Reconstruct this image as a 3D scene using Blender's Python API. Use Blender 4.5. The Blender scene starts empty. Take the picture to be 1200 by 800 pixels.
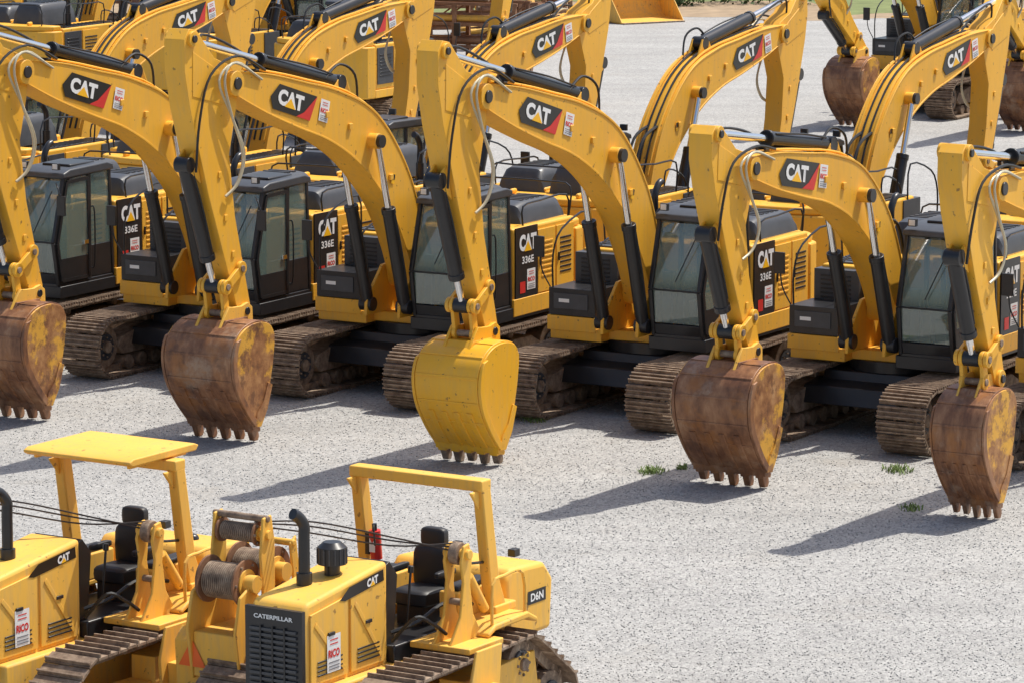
import bpy, bmesh, math, random
import numpy as np
from mathutils import Vector, Matrix
random.seed(7)
S = bpy.context.scene
COL = S.collection

# ------------------------------------------------------------------ materials
def newmat(name):
    m = bpy.data.materials.new(name); m.use_nodes = True
    nt = m.node_tree
    return m, nt, nt.nodes["Principled BSDF"]

def simple(name, col, rough=0.5, metal=0.0, var=0.25, scale=6.0, bump=0.0):
    m, nt, b = newmat(name)
    N = nt.nodes; L = nt.links
    tc = N.new("ShaderNodeTexCoord")
    n = N.new("ShaderNodeTexNoise"); n.inputs["Scale"].default_value = scale; n.inputs["Detail"].default_value = 6
    L.new(tc.outputs["Object"], n.inputs["Vector"])
    mx = N.new("ShaderNodeMix"); mx.data_type = 'RGBA'
    mx.inputs[6].default_value = [c*(1-var) for c in col]+[1]
    mx.inputs[7].default_value = [min(1, c*(1+var)) for c in col]+[1]
    L.new(n.outputs["Fac"], mx.inputs[0]); L.new(mx.outputs[2], b.inputs["Base Color"])
    b.inputs["Roughness"].default_value = rough; b.inputs["Metallic"].default_value = metal
    if bump:
        bp = N.new("ShaderNodeBump"); bp.inputs["Strength"].default_value = bump; bp.inputs["Distance"].default_value = 0.02
        L.new(n.outputs["Fac"], bp.inputs["Height"]); L.new(bp.outputs[0], b.inputs["Normal"])
    return m

def objcoord(N, L):
    """object coordinates offset per machine so that copies do not repeat their dirt"""
    tc = N.new("ShaderNodeTexCoord"); oi = N.new("ShaderNodeObjectInfo")
    mul = N.new("ShaderNodeVectorMath"); mul.operation = 'SCALE'; mul.inputs[3].default_value = 3.7
    off = N.new("ShaderNodeVectorMath"); off.operation = 'ADD'
    L.new(oi.outputs["Location"], mul.inputs[0]); L.new(tc.outputs["Object"], off.inputs[0]); L.new(mul.outputs[0], off.inputs[1])
    return tc, off.outputs[0]

def paint(name, col, dust=(0.42, 0.31, 0.18), dustamt=0.3, rough=0.34):
    m, nt, b = newmat(name)
    N = nt.nodes; L = nt.links
    tc, oc = objcoord(N, L)
    n1 = N.new("ShaderNodeTexNoise"); n1.inputs["Scale"].default_value = 0.9; n1.inputs["Detail"].default_value = 4
    L.new(oc, n1.inputs["Vector"])
    a = N.new("ShaderNodeMix"); a.data_type = 'RGBA'
    a.inputs[6].default_value = [col[0]*0.86, col[1]*0.80, col[2]*0.7, 1]
    a.inputs[7].default_value = [min(1, col[0]*1.06), col[1]*1.11, col[2]*1.5, 1]
    L.new(n1.outputs["Fac"], a.inputs[0])
    mp = N.new("ShaderNodeMapping"); mp.inputs["Scale"].default_value = (7, 7, 0.9)
    L.new(oc, mp.inputs[0])
    n2 = N.new("ShaderNodeTexNoise"); n2.inputs["Scale"].default_value = 1.6; n2.inputs["Detail"].default_value = 8; n2.inputs["Roughness"].default_value = 0.65
    L.new(mp.outputs[0], n2.inputs["Vector"])
    r2 = N.new("ShaderNodeValToRGB"); r2.color_ramp.elements[0].position = 0.46; r2.color_ramp.elements[1].position = 0.76
    L.new(n2.outputs["Fac"], r2.inputs[0])
    sep = N.new("ShaderNodeSeparateXYZ"); L.new(tc.outputs["Object"], sep.inputs[0])
    mr = N.new("ShaderNodeMapRange"); mr.inputs[1].default_value = 0.3; mr.inputs[2].default_value = 2.2; mr.inputs[3].default_value = 1.0; mr.inputs[4].default_value = 0.5
    L.new(sep.outputs[2], mr.inputs[0])
    mm = N.new("ShaderNodeMath"); mm.operation = 'MULTIPLY'; L.new(r2.outputs[0], mm.inputs[0]); L.new(mr.outputs[0], mm.inputs[1])
    m2 = N.new("ShaderNodeMath"); m2.operation = 'MULTIPLY'; L.new(mm.outputs[0], m2.inputs[0]); m2.inputs[1].default_value = dustamt*1.6
    c = N.new("ShaderNodeMix"); c.data_type = 'RGBA'
    L.new(m2.outputs[0], c.inputs[0]); L.new(a.outputs[2], c.inputs[6]); c.inputs[7].default_value = list(dust)+[1]
    n3 = N.new("ShaderNodeTexNoise"); n3.inputs["Scale"].default_value = 11; n3.inputs["Detail"].default_value = 5
    L.new(oc, n3.inputs["Vector"])
    r3 = N.new("ShaderNodeValToRGB"); r3.color_ramp.elements[0].position = 0.67; r3.color_ramp.elements[1].position = 0.71
    L.new(n3.outputs["Fac"], r3.inputs[0])
    m3 = N.new("ShaderNodeMath"); m3.operation = 'MULTIPLY'; L.new(r3.outputs[0], m3.inputs[0]); m3.inputs[1].default_value = 0.7
    d = N.new("ShaderNodeMix"); d.data_type = 'RGBA'
    L.new(m3.outputs[0], d.inputs[0]); L.new(c.outputs[2], d.inputs[6]); d.inputs[7].default_value = (0.16, 0.08, 0.035, 1)
    L.new(d.outputs[2], b.inputs["Base Color"])
    rr = N.new("ShaderNodeMapRange"); rr.inputs[3].default_value = rough; rr.inputs[4].default_value = rough+0.3
    L.new(n2.outputs["Fac"], rr.inputs[0]); L.new(rr.outputs[0], b.inputs["Roughness"])
    bp = N.new("ShaderNodeBump"); bp.inputs["Strength"].default_value = 0.12; bp.inputs["Distance"].default_value = 0.02
    L.new(n1.outputs["Fac"], bp.inputs["Height"]); L.new(bp.outputs[0], b.inputs["Normal"])
    return m

def rusty(name, cols, streak=(2, 2, 0.5), rough=0.55, metal=0.1, scale=2.5, patch=None):
    m, nt, b = newmat(name)
    N = nt.nodes; L = nt.links
    tc, oc = objcoord(N, L)
    mp = N.new("ShaderNodeMapping"); mp.inputs["Scale"].default_value = streak
    L.new(oc, mp.inputs[0])
    n = N.new("ShaderNodeTexNoise"); n.inputs["Scale"].default_value = scale; n.inputs["Detail"].default_value = 9; n.inputs["Roughness"].default_value = 0.68
    L.new(mp.outputs[0], n.inputs["Vector"])
    r = N.new("ShaderNodeValToRGB"); e = r.color_ramp.elements
    e[0].position = 0.3; e[0].color = list(cols[0])+[1]; e[1].position = 0.72; e[1].color = list(cols[-1])+[1]
    k = len(cols)
    for i in range(1, k-1):
        el = e.new(0.3+0.42*i/(k-1)); el.color = list(cols[i])+[1]
    L.new(n.outputs["Fac"], r.inputs[0]); out = r.outputs[0]
    if patch:
        for col, sc_, lo, hi, amt in patch:
            q = N.new("ShaderNodeTexNoise"); q.inputs["Scale"].default_value = sc_; q.inputs["Detail"].default_value = 7; q.inputs["Roughness"].default_value = .7
            L.new(oc, q.inputs["Vector"])
            rq = N.new("ShaderNodeMapRange"); rq.inputs[1].default_value = lo; rq.inputs[2].default_value = hi; rq.inputs[4].default_value = amt
            L.new(q.outputs["Fac"], rq.inputs[0])
            x = N.new("ShaderNodeMix"); x.data_type = 'RGBA'; L.new(rq.outputs[0], x.inputs[0]); L.new(out, x.inputs[6]); x.inputs[7].default_value = list(col)+[1]
            out = x.outputs[2]
    L.new(out, b.inputs["Base Color"])
    b.inputs["Roughness"].default_value = rough; b.inputs["Metallic"].default_value = metal
    bp = N.new("ShaderNodeBump"); bp.inputs["Strength"].default_value = 0.35; bp.inputs["Distance"].default_value = 0.02
    L.new(n.outputs["Fac"], bp.inputs["Height"]); L.new(bp.outputs[0], b.inputs["Normal"])
    return m

YEL = paint("yellow_paint", (0.88, 0.455, 0.03))
YEL2 = paint("weathered_yellow_paint", (0.88, 0.49, 0.06), dustamt=0.42, rough=0.48)
BUCKY = paint("bucket_yellow_paint", (0.88, 0.45, 0.018), dustamt=0.2, rough=0.28)
RUST = rusty("rusty_bucket_steel", [(0.08, 0.036, 0.022), (0.21, 0.09, 0.042), (0.34, 0.165, 0.08), (0.46, 0.28, 0.16)], rough=.45, streak=(1.6, 1.6, .6), scale=2.0,
             patch=[((.42, .32, .23), 1.1, .56, .66, .5), ((.36, .14, .035), 2.1, .52, .62, .6), ((.09, .04, .025), 1.6, .54, .66, .6)])
RUSTY_SIDE = rusty("worn_bucket_side", [(0.12, 0.05, 0.025), (0.30, 0.13, 0.05), (0.46, 0.23, 0.09), (0.55, 0.34, 0.17)], rough=.5, streak=(1.5, 1.5, 1.5), scale=2.0,
             patch=[((.82, .44, .05), 1.1, .49, .55, .8), ((.14, .06, .03), 2.6, .55, .62, .7)])
TRK = rusty("rusty_track_steel", [(0.10, 0.068, 0.048), (0.21, 0.145, 0.10), (0.32, 0.235, 0.165), (0.44, 0.35, 0.26)], streak=(3, 3, 3), rough=0.75)
OLDR = rusty("old_rusty_steel", [(0.11, 0.05, 0.03), (0.25, 0.12, 0.06), (0.36, 0.2, 0.11)], streak=(1, 1, 1), rough=0.8, metal=0)
BLK = simple("black_paint", (0.02, 0.02, 0.022), 0.32, var=0.4)
DGR = simple("dark_grey_plastic", (0.055, 0.058, 0.065), 0.4, var=0.3)
DECB = simple("black_decal", (0.01, 0.01, 0.01), 0.3)
WHT = simple("white_decal", (0.82, 0.82, 0.8), 0.4, var=0.05)
LYEL = simple("logo_yellow", (0.95, 0.5, 0.01), 0.4, var=0.05)
RED = simple("red_decal", (0.65, 0.03, 0.025), 0.4, var=0.1)
ORG = simple("orange_reflector", (0.85, 0.14, 0.02), 0.4, var=0.1)
GRY = simple("grey_print", (0.2, 0.2, 0.22), 0.5, var=0.1)
CHR = simple("chrome_rod", (0.78, 0.78, 0.78), 0.15, metal=1.0, var=0.05)
HOSE = simple("rubber_hose", (0.02, 0.02, 0.02), 0.5)
PIPE = simple("pale_hydraulic_pipe", (0.55, 0.5, 0.36), 0.4, metal=0.2, var=0.2)
SEAT = simple("seat_vinyl", (0.02, 0.02, 0.022), 0.5)
CBL = simple("wire_rope", (0.07, 0.055, 0.045), 0.5, metal=0.5)
LAMP = simple("lamp_glass", (0.7, 0.7, 0.68), 0.1)

m, nt, b = newmat("tinted_cab_glass")
b.inputs["Base Color"].default_value = (0.22, 0.31, 0.27, 1); b.inputs["Roughness"].default_value = 0.04
b.inputs["Alpha"].default_value = 0.42; b.inputs["Specular IOR Level"].default_value = 1.0
b.inputs["Coat Weight"].default_value = 1.0; b.inputs["Coat Roughness"].default_value = 0.02; b.inputs["Coat IOR"].default_value = 2.0
GLS = m

# ------------------------------------------------------------------ mesh builder
def catmull(pts, n=8):
    out = []
    P = [pts[0]]+list(pts)+[pts[-1]]
    for i in range(1, len(P)-2):
        p0, p1, p2, p3 = P[i-1], P[i], P[i+1], P[i+2]
        for k in range(n):
            t = k/n
            out.append(tuple(0.5*((2*b)+(-a+c)*t+(2*a-5*b+4*c-d)*t*t+(-a+3*b-3*c+d)*t**3) for a, b, c, d in zip(p0, p1, p2, p3)))
    out.append(tuple(pts[-1]))
    return out

def ribbon(pts, n=8):
    c = catmull(pts, n)
    up, dn = [], []
    for i, p in enumerate(c):
        a = c[max(i-1, 0)]; b2 = c[min(i+1, len(c)-1)]
        dx, dz = b2[0]-a[0], b2[1]-a[1]; l = math.hypot(dx, dz) or 1
        nx, nz = -dz/l, dx/l
        up.append((p[0]+nx*p[2]/2, p[1]+nz*p[2]/2)); dn.append((p[0]-nx*p[2]/2, p[1]-nz*p[2]/2))
    return up, dn

_txt = {}
def text_geo(s, off=0.025):
    k = (s, off)
    if k in _txt: return _txt[k]
    cu = bpy.data.curves.new("lettering", 'FONT'); cu.body = s; cu.size = 1; cu.offset = off
    cu.align_x = 'CENTER'; cu.resolution_u = 3
    ob = bpy.data.objects.new("lettering", cu); COL.objects.link(ob)
    bpy.context.view_layer.update()
    dg = bpy.context.evaluated_depsgraph_get()
    me = bpy.data.meshes.new_from_object(ob.evaluated_get(dg))
    vs = [(v.co.x, v.co.y) for v in me.vertices]; fs = [tuple(p.vertices) for p in me.polygons]
    bpy.data.objects.remove(ob); bpy.data.meshes.remove(me); bpy.data.curves.remove(cu)
    xs = [v[0] for v in vs]; ys = [v[1] for v in vs]
    cx = (min(xs)+max(xs))/2; cy = (min(ys)+max(ys))/2; w = max(xs)-min(xs); h = max(ys)-min(ys)
    vs = [((x-cx)/w, (y-cy)/h) for x, y in vs]
    _txt[k] = (vs, fs); return _txt[k]

class MB:
    def __init__(s): s.v = []; s.f = []; s.m = []; s.mats = []; s.flat = []
    def mi(s, mat):
        if mat not in s.mats: s.mats.append(mat)
        return s.mats.index(mat)
    def add(s, vs, fs, mat, fl=False):
        o = len(s.v); s.v += [tuple(v) for v in vs]; k = s.mi(mat)
        for f in fs: s.f.append(tuple(i+o for i in f)); s.m.append(k); s.flat.append(fl)
    def box(s, x0, x1, y0, y1, z0, z1, mat):
        vs = [(x, y, z) for x in (x0, x1) for y in (y0, y1) for z in (z0, z1)]
        s.add(vs, [(0, 1, 3, 2), (4, 6, 7, 5), (0, 4, 5, 1), (2, 3, 7, 6), (0, 2, 6, 4), (1, 5, 7, 3)], mat)
    def obox(s, c, size, ax, ay, az, mat):
        c = Vector(c); vs = []
        for i in (-.5, .5):
            for j in (-.5, .5):
                for k in (-.5, .5): vs.append(c+ax*size[0]*i+ay*size[1]*j+az*size[2]*k)
        s.add(vs, [(0, 1, 3, 2), (4, 6, 7, 5), (0, 4, 5, 1), (2, 3, 7, 6), (0, 2, 6, 4), (1, 5, 7, 3)], mat)
    def bar(s, p0, p1, w, d, mat, side=Vector((0, 1, 0))):
        p0 = Vector(p0); p1 = Vector(p1); ax = (p1-p0); l = ax.length; ax.normalize()
        az = ax.cross(side).normalized(); ay = az.cross(ax).normalized()
        s.obox((p0+p1)/2, (l, w, d), ax, ay, az, mat)
    def cyl(s, p0, p1, r0, r1=None, mat=None, n=16):
        r1 = r0 if r1 is None else r1
        p0 = Vector(p0); p1 = Vector(p1); ax = (p1-p0).normalized()
        t = Vector((0, 0, 1)) if abs(ax.z) < .9 else Vector((1, 0, 0))
        u = ax.cross(t).normalized(); w = ax.cross(u)
        vs = []
        for p, r in ((p0, r0), (p1, r1)):
            for i in range(n):
                a = 2*math.pi*i/n; vs.append(p+(u*math.cos(a)+w*math.sin(a))*r)
        fs = [(i, (i+1) % n, n+(i+1) % n, n+i) for i in range(n)]+[tuple(range(n)), tuple(range(2*n-1, n-1, -1))]
        s.add(vs, fs, mat)
    def prism(s, pts, y0, y1, mat):
        n = len(pts); vs = [(p[0], y0, p[1]) for p in pts]+[(p[0], y1, p[1]) for p in pts]
        fs = [(i, (i+1) % n, n+(i+1) % n, n+i) for i in range(n)]+[tuple(range(n)), tuple(range(2*n-1, n-1, -1))]
        s.add(vs, fs, mat)
    def prismz(s, pts, z0, z1, mat):
        n = len(pts); vs = [(p[0], p[1], z0) for p in pts]+[(p[0], p[1], z1) for p in pts]
        fs = [(i, (i+1) % n, n+(i+1) % n, n+i) for i in range(n)]+[tuple(range(n)), tuple(range(2*n-1, n-1, -1))]
        s.add(vs, fs, mat)
    def tube(s, pts, r, mat, n=8, sm=5):
        P = [Vector(p) for p in (catmull(pts, sm) if sm > 1 else pts)]
        vs = []; u = None
        for i, p in enumerate(P):
            ax = (P[min(i+1, len(P)-1)]-P[max(i-1, 0)]).normalized()
            if u is None:
                t = Vector((0, 0, 1)) if abs(ax.z) < .9 else Vector((1, 0, 0)); u = ax.cross(t).normalized()
            else:
                u = (u-ax*u.dot(ax)).normalized()
            w = ax.cross(u)
            for k in range(n):
                a = 2*math.pi*k/n; vs.append(p+(u*math.cos(a)+w*math.sin(a))*r)
        fs = []
        for i in range(len(P)-1):
            for k in range(n): fs.append((i*n+k, i*n+(k+1) % n, (i+1)*n+(k+1) % n, (i+1)*n+k))
        fs += [tuple(range(n)), tuple(range(len(P)*n-1, len(P)*n-n-1, -1))]
        s.add(vs, fs, mat)
    def flat2d(s, vs, fs, o, rt, up, mat, lift=0.0):
        o = Vector(o); rt = Vector(rt); up = Vector(up); nr = rt.normalized().cross(up.normalized())
        s.add([o+rt*a+up*b2+nr*lift for a, b2 in vs], fs, mat, True)
    def poly(s, pts, o, rt, up, mat, lift=0.0):
        s.flat2d(pts, [tuple(range(len(pts)))], o, rt, up, mat, lift)
    def text(s, t, o, rt, up, w, h, mat, lift=0.0, off=0.025):
        vs, fs = text_geo(t, off)
        s.flat2d([(a*w, b2*h) for a, b2 in vs], fs, o, rt, up, mat, lift)
    def logo(s, o, rt, up, w, h, lift=0.0):
        s.text("CAT", o, rt, up, w, h, WHT, lift, 0.055)
        s.poly([(-.23*w, -.52*h), (.2*w, -.52*h), (-.015*w, .08*h)], o, rt, up, LYEL, lift+.006)
    def sticker(s, o, rt, up, w, h, lift=0.0):
        s.poly([(-w/2, -h/2), (w/2, -h/2), (w/2, h/2), (-w/2, h/2)], o, rt, up, WHT, lift)
        o = Vector(o)
        s.text("RICO", o, rt, up, w*.84, h*.22, RED, lift+.004, 0.04)
        for k, yy in enumerate((.36, .25, -.24, -.34, -.42)):
            ww = w*(.3 if k < 2 else .4)
            s.poly([(-ww, yy*h-.012*h), (ww, yy*h-.012*h), (ww, yy*h+.02*h), (-ww, yy*h+.02*h)], o, rt, up, RED if k < 2 else GRY, lift+.004)
    def obj(s, name, parent, bevel=0.0, label=None, seg=2):
        me = bpy.data.meshes.new(name); me.from_pydata(s.v, [], s.f)
        for mt in s.mats: me.materials.append(mt)
        me.polygons.foreach_set("material_index", s.m)
        me.polygons.foreach_set("use_smooth", [not f for f in s.flat])
        if not all(s.flat):
            bm = bmesh.new(); bm.from_mesh(me)
            bm.faces.ensure_lookup_table()
            bmesh.ops.recalc_face_normals(bm, faces=[f for f in bm.faces if not s.flat[f.index]])
            bm.to_mesh(me); bm.free()
        me.update()
        me.set_sharp_from_angle(angle=math.radians(32))
        ob = bpy.data.objects.new(name, me); COL.objects.link(ob)
        if parent is not None: ob.parent = parent
        if bevel:
            md = ob.modifiers.new("Bevel", 'BEVEL'); md.width = bevel; md.segments = seg; md.limit_method = 'ANGLE'; md.angle_limit = math.radians(40)
        if label: ob["label"] = label
        return ob

def tube_obj(name, par, pts, r, mat, n=8, sm=5):
    mb = MB(); mb.tube(pts, r, mat, n, sm); return mb.obj(name, par)

def root(name, label, cat, group=None):
    e = bpy.data.objects.new(name, None); e.empty_display_size = 0.5; COL.objects.link(e)
    e["label"] = label; e["category"] = cat
    if group: e["group"] = group
    return e

def copy_thing(src, label=None):
    def rec(o, par):
        c = o.copy(); COL.objects.link(c)
        if par is not None: c.parent = par
        for ch in o.children: rec(ch, c)
        return c
    r = rec(src, None)
    if label: r["label"] = label
    return r

def place(r, x, y, ang):
    r.location = (x, y, 0); r.rotation_euler = (0, 0, math.radians(ang))

# ------------------------------------------------------------------ tracks
def belt(circs, N):
    n = len(circs); nor = []
    for i in range(n):
        x1, z1, r1 = circs[i]; x2, z2, r2 = circs[(i+1) % n]
        L = math.hypot(x2-x1, z2-z1); th = math.atan2(z2-z1, x2-x1)
        nor.append(th-math.acos((r1-r2)/L))
    pts = []
    for i in range(n):
        x, z, r = circs[i]; a0 = nor[i-1]; a1 = nor[i]
        while a1 < a0: a1 += 2*math.pi
        for k in range(17):
            a = a0+(a1-a0)*k/16; pts.append((x+r*math.cos(a), z+r*math.sin(a)))
    pts.append(pts[0])
    d = [0]
    for a, b2 in zip(pts, pts[1:]): d.append(d[-1]+math.hypot(b2[0]-a[0], b2[1]-a[1]))
    out = []; j = 0
    for k in range(N):
        t = d[-1]*k/N
        while d[j+1] < t or d[j+1]-d[j] < 1e-7: j += 1
        u = (t-d[j])/(d[j+1]-d[j]); a = pts[j]; b2 = pts[j+1]
        tx, tz = b2[0]-a[0], b2[1]-a[1]; l = math.hypot(tx, tz)
        out.append((a[0]+(b2[0]-a[0])*u, a[1]+(b2[1]-a[1])*u, tx/l, tz/l))
    return out, d[-1]/N

def make_track(par, circs, N, yc, w, ribs, wheels):
    mb = MB(); path, pitch = belt(circs, N); Y = Vector((0, 1, 0))
    for x, z, tx, tz in path:
        j = random.uniform(-.006, .006)
        T = Vector((tx, 0, tz)); Nn = Vector((tz, 0, -tx)); p = Vector((x, yc, z))+Nn*j
        mb.obox(p+Nn*.015, (pitch*.92, w, .03), T, Y, Nn, TRK)
        for q in ribs: mb.obox(p+Nn*.052+T*pitch*q, (.022, w*.995, .045), T, Y, Nn, TRK)
        for sy in (-.11, .11): mb.obox(p-Nn*.055+Y*sy, (pitch*.98, .045, .11), T, Y, Nn, TRK)
    tr = mb.obj("track", par)
    for nm, x, z, r in wheels:
        mb = MB(); wd = .16
        mb.cyl((x, yc-wd, z), (x, yc+wd, z), r, mat=TRK, n=28)
        mb.cyl((x, yc-wd-.03, z), (x, yc+wd+.03, z), r*.62, mat=DGR, n=24)
        mb.cyl((x, yc-wd-.08, z), (x, yc+wd+.08, z), r*.28, mat=TRK, n=16)
        for k in range(8):
            a = k*math.pi/4
            c = Vector((x+math.cos(a)*r*.45, yc+wd+.03, z+math.sin(a)*r*.45)); mb.cyl(c, c+Vector((0, .03, 0)), .02, mat=TRK, n=6)
        mb.obj(nm, tr, .008)
    return tr

# ------------------------------------------------------------------ excavator
FOOT = (.4, 1.95); PIV = (5.95, 5.72); PIN = (5.65, 2.05)
def rot2(x, z, a):
    c, s2 = math.cos(a), math.sin(a); return x*c-z*s2, x*s2+z*c

def excavator(label, pose, number, bmat, bw=1.45):
    R = root("excavator", label, "excavator", "excavators parked in rows")
    sb, db, ssx, ssz, ds, dk = pose
    db, ds, dk = map(math.radians, (db, ds, dk))
    def B(x, z):
        a, c = rot2((x-FOOT[0])*sb, (z-FOOT[1])*sb, db); return a+FOOT[0], c+FOOT[1]
    pv = B(*PIV)
    def ST(x, z):
        a, c = rot2((x-PIV[0])*ssx, (z-PIV[1])*ssz, ds); return a+pv[0], c+pv[1]
    pin = ST(*PIN); kb = pin[1]/2.05
    def K(x, z):
        a, c = rot2((x-PIN[0])*kb, (z-PIN[1])*kb, dk); return a+pin[0], c+pin[1]
    def v3(p, y): return (p[0], y, p[1])
    for yc in (-1.25, 1.25):
        circs = [(-2.05, .54, .46), (2.05, .54, .46)]
        wh = [("idler_wheel", 2.03, .54, .37), ("drive_sprocket", -2.03, .54, .38)]
        tr = make_track(R, circs, 50, yc, .82, (-.33, 0, .33), wh)
        mb = MB()
        mb.prism([(-1.6, .36), (1.55, .36), (1.7, .5), (1.6, .66), (.9, .8), (-1.3, .8), (-1.6, .66)], yc-.2, yc+.2, TRK)
        for i in range(8):
            x = -1.4+i*.4; mb.cyl((x, yc-.23, .2), (x, yc+.23, .2), .13, mat=TRK, n=14)
        for x in (-.7, .7): mb.cyl((x, yc-.15, .88), (x, yc+.15, .88), .08, mat=TRK, n=12)
        mb.obj("roller_frame", tr, .01)
    mb = MB()
    mb.prism([(-.9, .5), (.9, .5), (.75, .98), (-.75, .98)], -.95, .95, BLK)
    mb.prism([(-1.3, .5), (-.8, .5), (-.7, .85), (-1.2, .78)], -1.1, 1.1, BLK)
    mb.prism([(1.3, .5), (.8, .5), (.7, .85), (1.2, .78)], -1.1, 1.1, BLK)
    mb.obj("undercarriage_frame", R, .015)
    mb = MB(); mb.cyl((0, 0, .98), (0, 0, 1.17), .78, mat=BLK, n=36); mb.obj("swing_bearing", R, .01)
    mb = MB()
    mb.box(-2.75, .95, -1.47, -.5, 1.15, 1.36, YEL); mb.box(-2.75, 1.05, .45, 1.5, 1.15, 1.36, BLK)
    mb.box(-2.75, -.6, 1.45, 1.515, 1.2, 1.5, YEL)
    mb.box(-2.75, .7, -.5, .45, 1.17, 1.34, YEL)
    for y in (-.36, .30): mb.prism([(-.6, 1.34), (1.25, 1.34), (1.22, 1.62), (.72, 2.15), (.1, 2.2), (-.5, 1.7)], y, y+.06, YEL)
    mb.obj("platform", R, .012)
    mb = MB()
    mb.box(-2.72, -.62, .3, 1.48, 1.36, 2.72, YEL)
    mb.box(-2.72, -.1, -1.45, -.45, 1.36, 2.55, YEL)
    mb.box(-2.72, -.7, -.5, .35, 1.36, 2.66, YEL)
    mb.box(-.62, -.1, -.44, .46, 1.36, 2.2, BLK)
    mb.obj("engine_housing", R, .045, seg=3)
    for x0, x1 in ((-2.68, -2.08), (-2.04, -1.44)):
        mb = MB(); mb.box(x0, x1, 1.481, 1.505, 1.52, 2.62, YEL)
        for k in range(8):
            mb.box(x0+.1, x1-.12, 1.504, 1.516, 1.78+k*.085, 1.815+k*.085, BLK if x0 < -2.4 else YEL)
        mb.box(x1-.08, x1-.05, 1.504, 1.53, 2.0, 2.15, BLK)
        mb.obj("service_door", R, .008)
    for x0, x1, yy0, yy1 in ((-2.66, -1.9, -1.475, -1.451), (-1.85, -1.1, -1.475, -1.451)):
        mb = MB(); mb.box(x0, x1, yy0, yy1, 1.5, 2.45, YEL if x0 > -2 else DGR)
        for k in range(7): mb.box(x0+.1, x1-.1, yy0-.012, yy0, 1.7+k*.09, 1.735+k*.09, BLK)
        mb.obj("service_door", R, .006)
    mb = MB(); mb.box(-2.55, -.25, -1.4, -.92, 2.552, 2.58, DGR)
    for k in range(12): mb.box(-2.5+k*.18, -2.42+k*.18, -1.36, -.96, 2.58, 2.592, BLK)
    mb.obj("walkway_plate", R)
    for x0, x1, y0, y1, z1 in ((-2.75, -1.2, .3, 1.32, 3.08), (-2.8, -1.25, -.85, .2, 3.2)):
        mb = MB()
        n = 17; ys = [y0+(y1-y0)*i/(n-1) for i in range(n)]
        def sec(x, top, shrink):
            o_ = []
            for i, y in enumerate(ys):
                t = abs(2*i/(n-1)-1); zz = 2.6+(top-2.6)*(1-t**8)
                o_.append((x, (y-(y0+y1)/2)*shrink+(y0+y1)/2, zz))
            return o_
        secs = [sec(x0, 2.62, 1), sec(x0+.03, z1-.16, .99), sec(x0+.12, z1-.03, .97), sec(x0+.25, z1, .96), sec(x1-.3, z1, .96), sec(x1-.1, z1-.05, .97), sec(x1-.03, z1-.18, .99), sec(x1, 2.62, 1)]
        vs = [p for q in secs for p in q]; fs = []
        for q in range(len(secs)-1):
            for i in range(n-1): fs.append((q*n+i, q*n+i+1, (q+1)*n+i+1, (q+1)*n+i))
        mb.add(vs, fs, DGR)
        for k in range(5): mb.box(x0+.35+k*.18, x0+.43+k*.18, y0+.25, y1-.25, z1-.02, z1+.012, BLK)
        mb.obj("hood_cover", R)
    mb = MB(); mb.tube([(-2.0, -1.1, 2.5), (-2.0, -1.1, 2.98), (-2.0, -1.1, 3.25), (-2.12, -1.1, 3.42), (-2.22, -1.1, 3.46)], .06, BLK, 12)
    mb.cyl((-2.0, -1.1, 2.5), (-2.0, -1.1, 2.9), .08, mat=BLK)
    mb.obj("exhaust_pipe", R)
    mb = MB(); pl = []
    for k in range(13):
        a = math.radians(-90+180*k/12); pl.append((-2.78-.72*max(math.cos(a), 0)**.6, 1.5*math.sin(a)))
    mb.prismz(pl, 1.15, 2.5, YEL)
    pl2 = [(x+.04 if x < -2.8 else x, y*.96) for x, y in pl]; mb.prismz(pl2, 2.5, 2.64, YEL)
    for y in (-.7, .7): mb.box(-3.3, -3.1, y-.04, y+.04, 2.64, 2.74, YEL)
    mb.obj("counterweight", R, .05, seg=3)
    mb = MB(); mb.box(-1.42, -.68, 1.48, 1.506, 1.5, 2.72, BLK)
    rt = (-1, 0, 0); up = (0, 0, 1)
    mb.logo((-1.08, 1.512, 2.45), rt, up, .58, .29)
    mb.text(number, (-1.08, 1.512, 2.15), rt, up, .4, .13, WHT)
    mb.sticker((-1.19, 1.512, 1.8), rt, up, .28, .36)
    mb.poly([(-.09, -.1), (.09, -.1), (.09, .1), (-.09, .1)], (-.9, 1.512, 1.68), rt, up, RED)
    mb.obj("side_panel", R, 0)
    mb = MB()
    mb.box(.1, .95, -1.5, -.62, 1.55, 2.0, BLK); mb.box(.12, .97, -1.52, -.6, 1.3, 1.54, YEL)
    mb.box(.955, .965, -1.4, -.75, 1.66, 1.92, DGR)
    mb.poly([(-.1, -.03), (.1, -.03), (.1, .03), (-.1, .03)], (.9705, -1.2, 1.8), (0, 1, 0), (0, 0, 1), WHT)
    mb.obj("tool_box", R, .03, seg=3)
    mb = MB(); mb.box(-.6, .12, -1.47, -.66, 1.36, 2.5, DGR)
    for k in range(6): mb.box(.121, .135, -1.35, -.8, 2.03+k*.07, 2.06+k*.07, BLK)
    mb.obj("fuel_tank", R, .03, seg=3)
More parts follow.
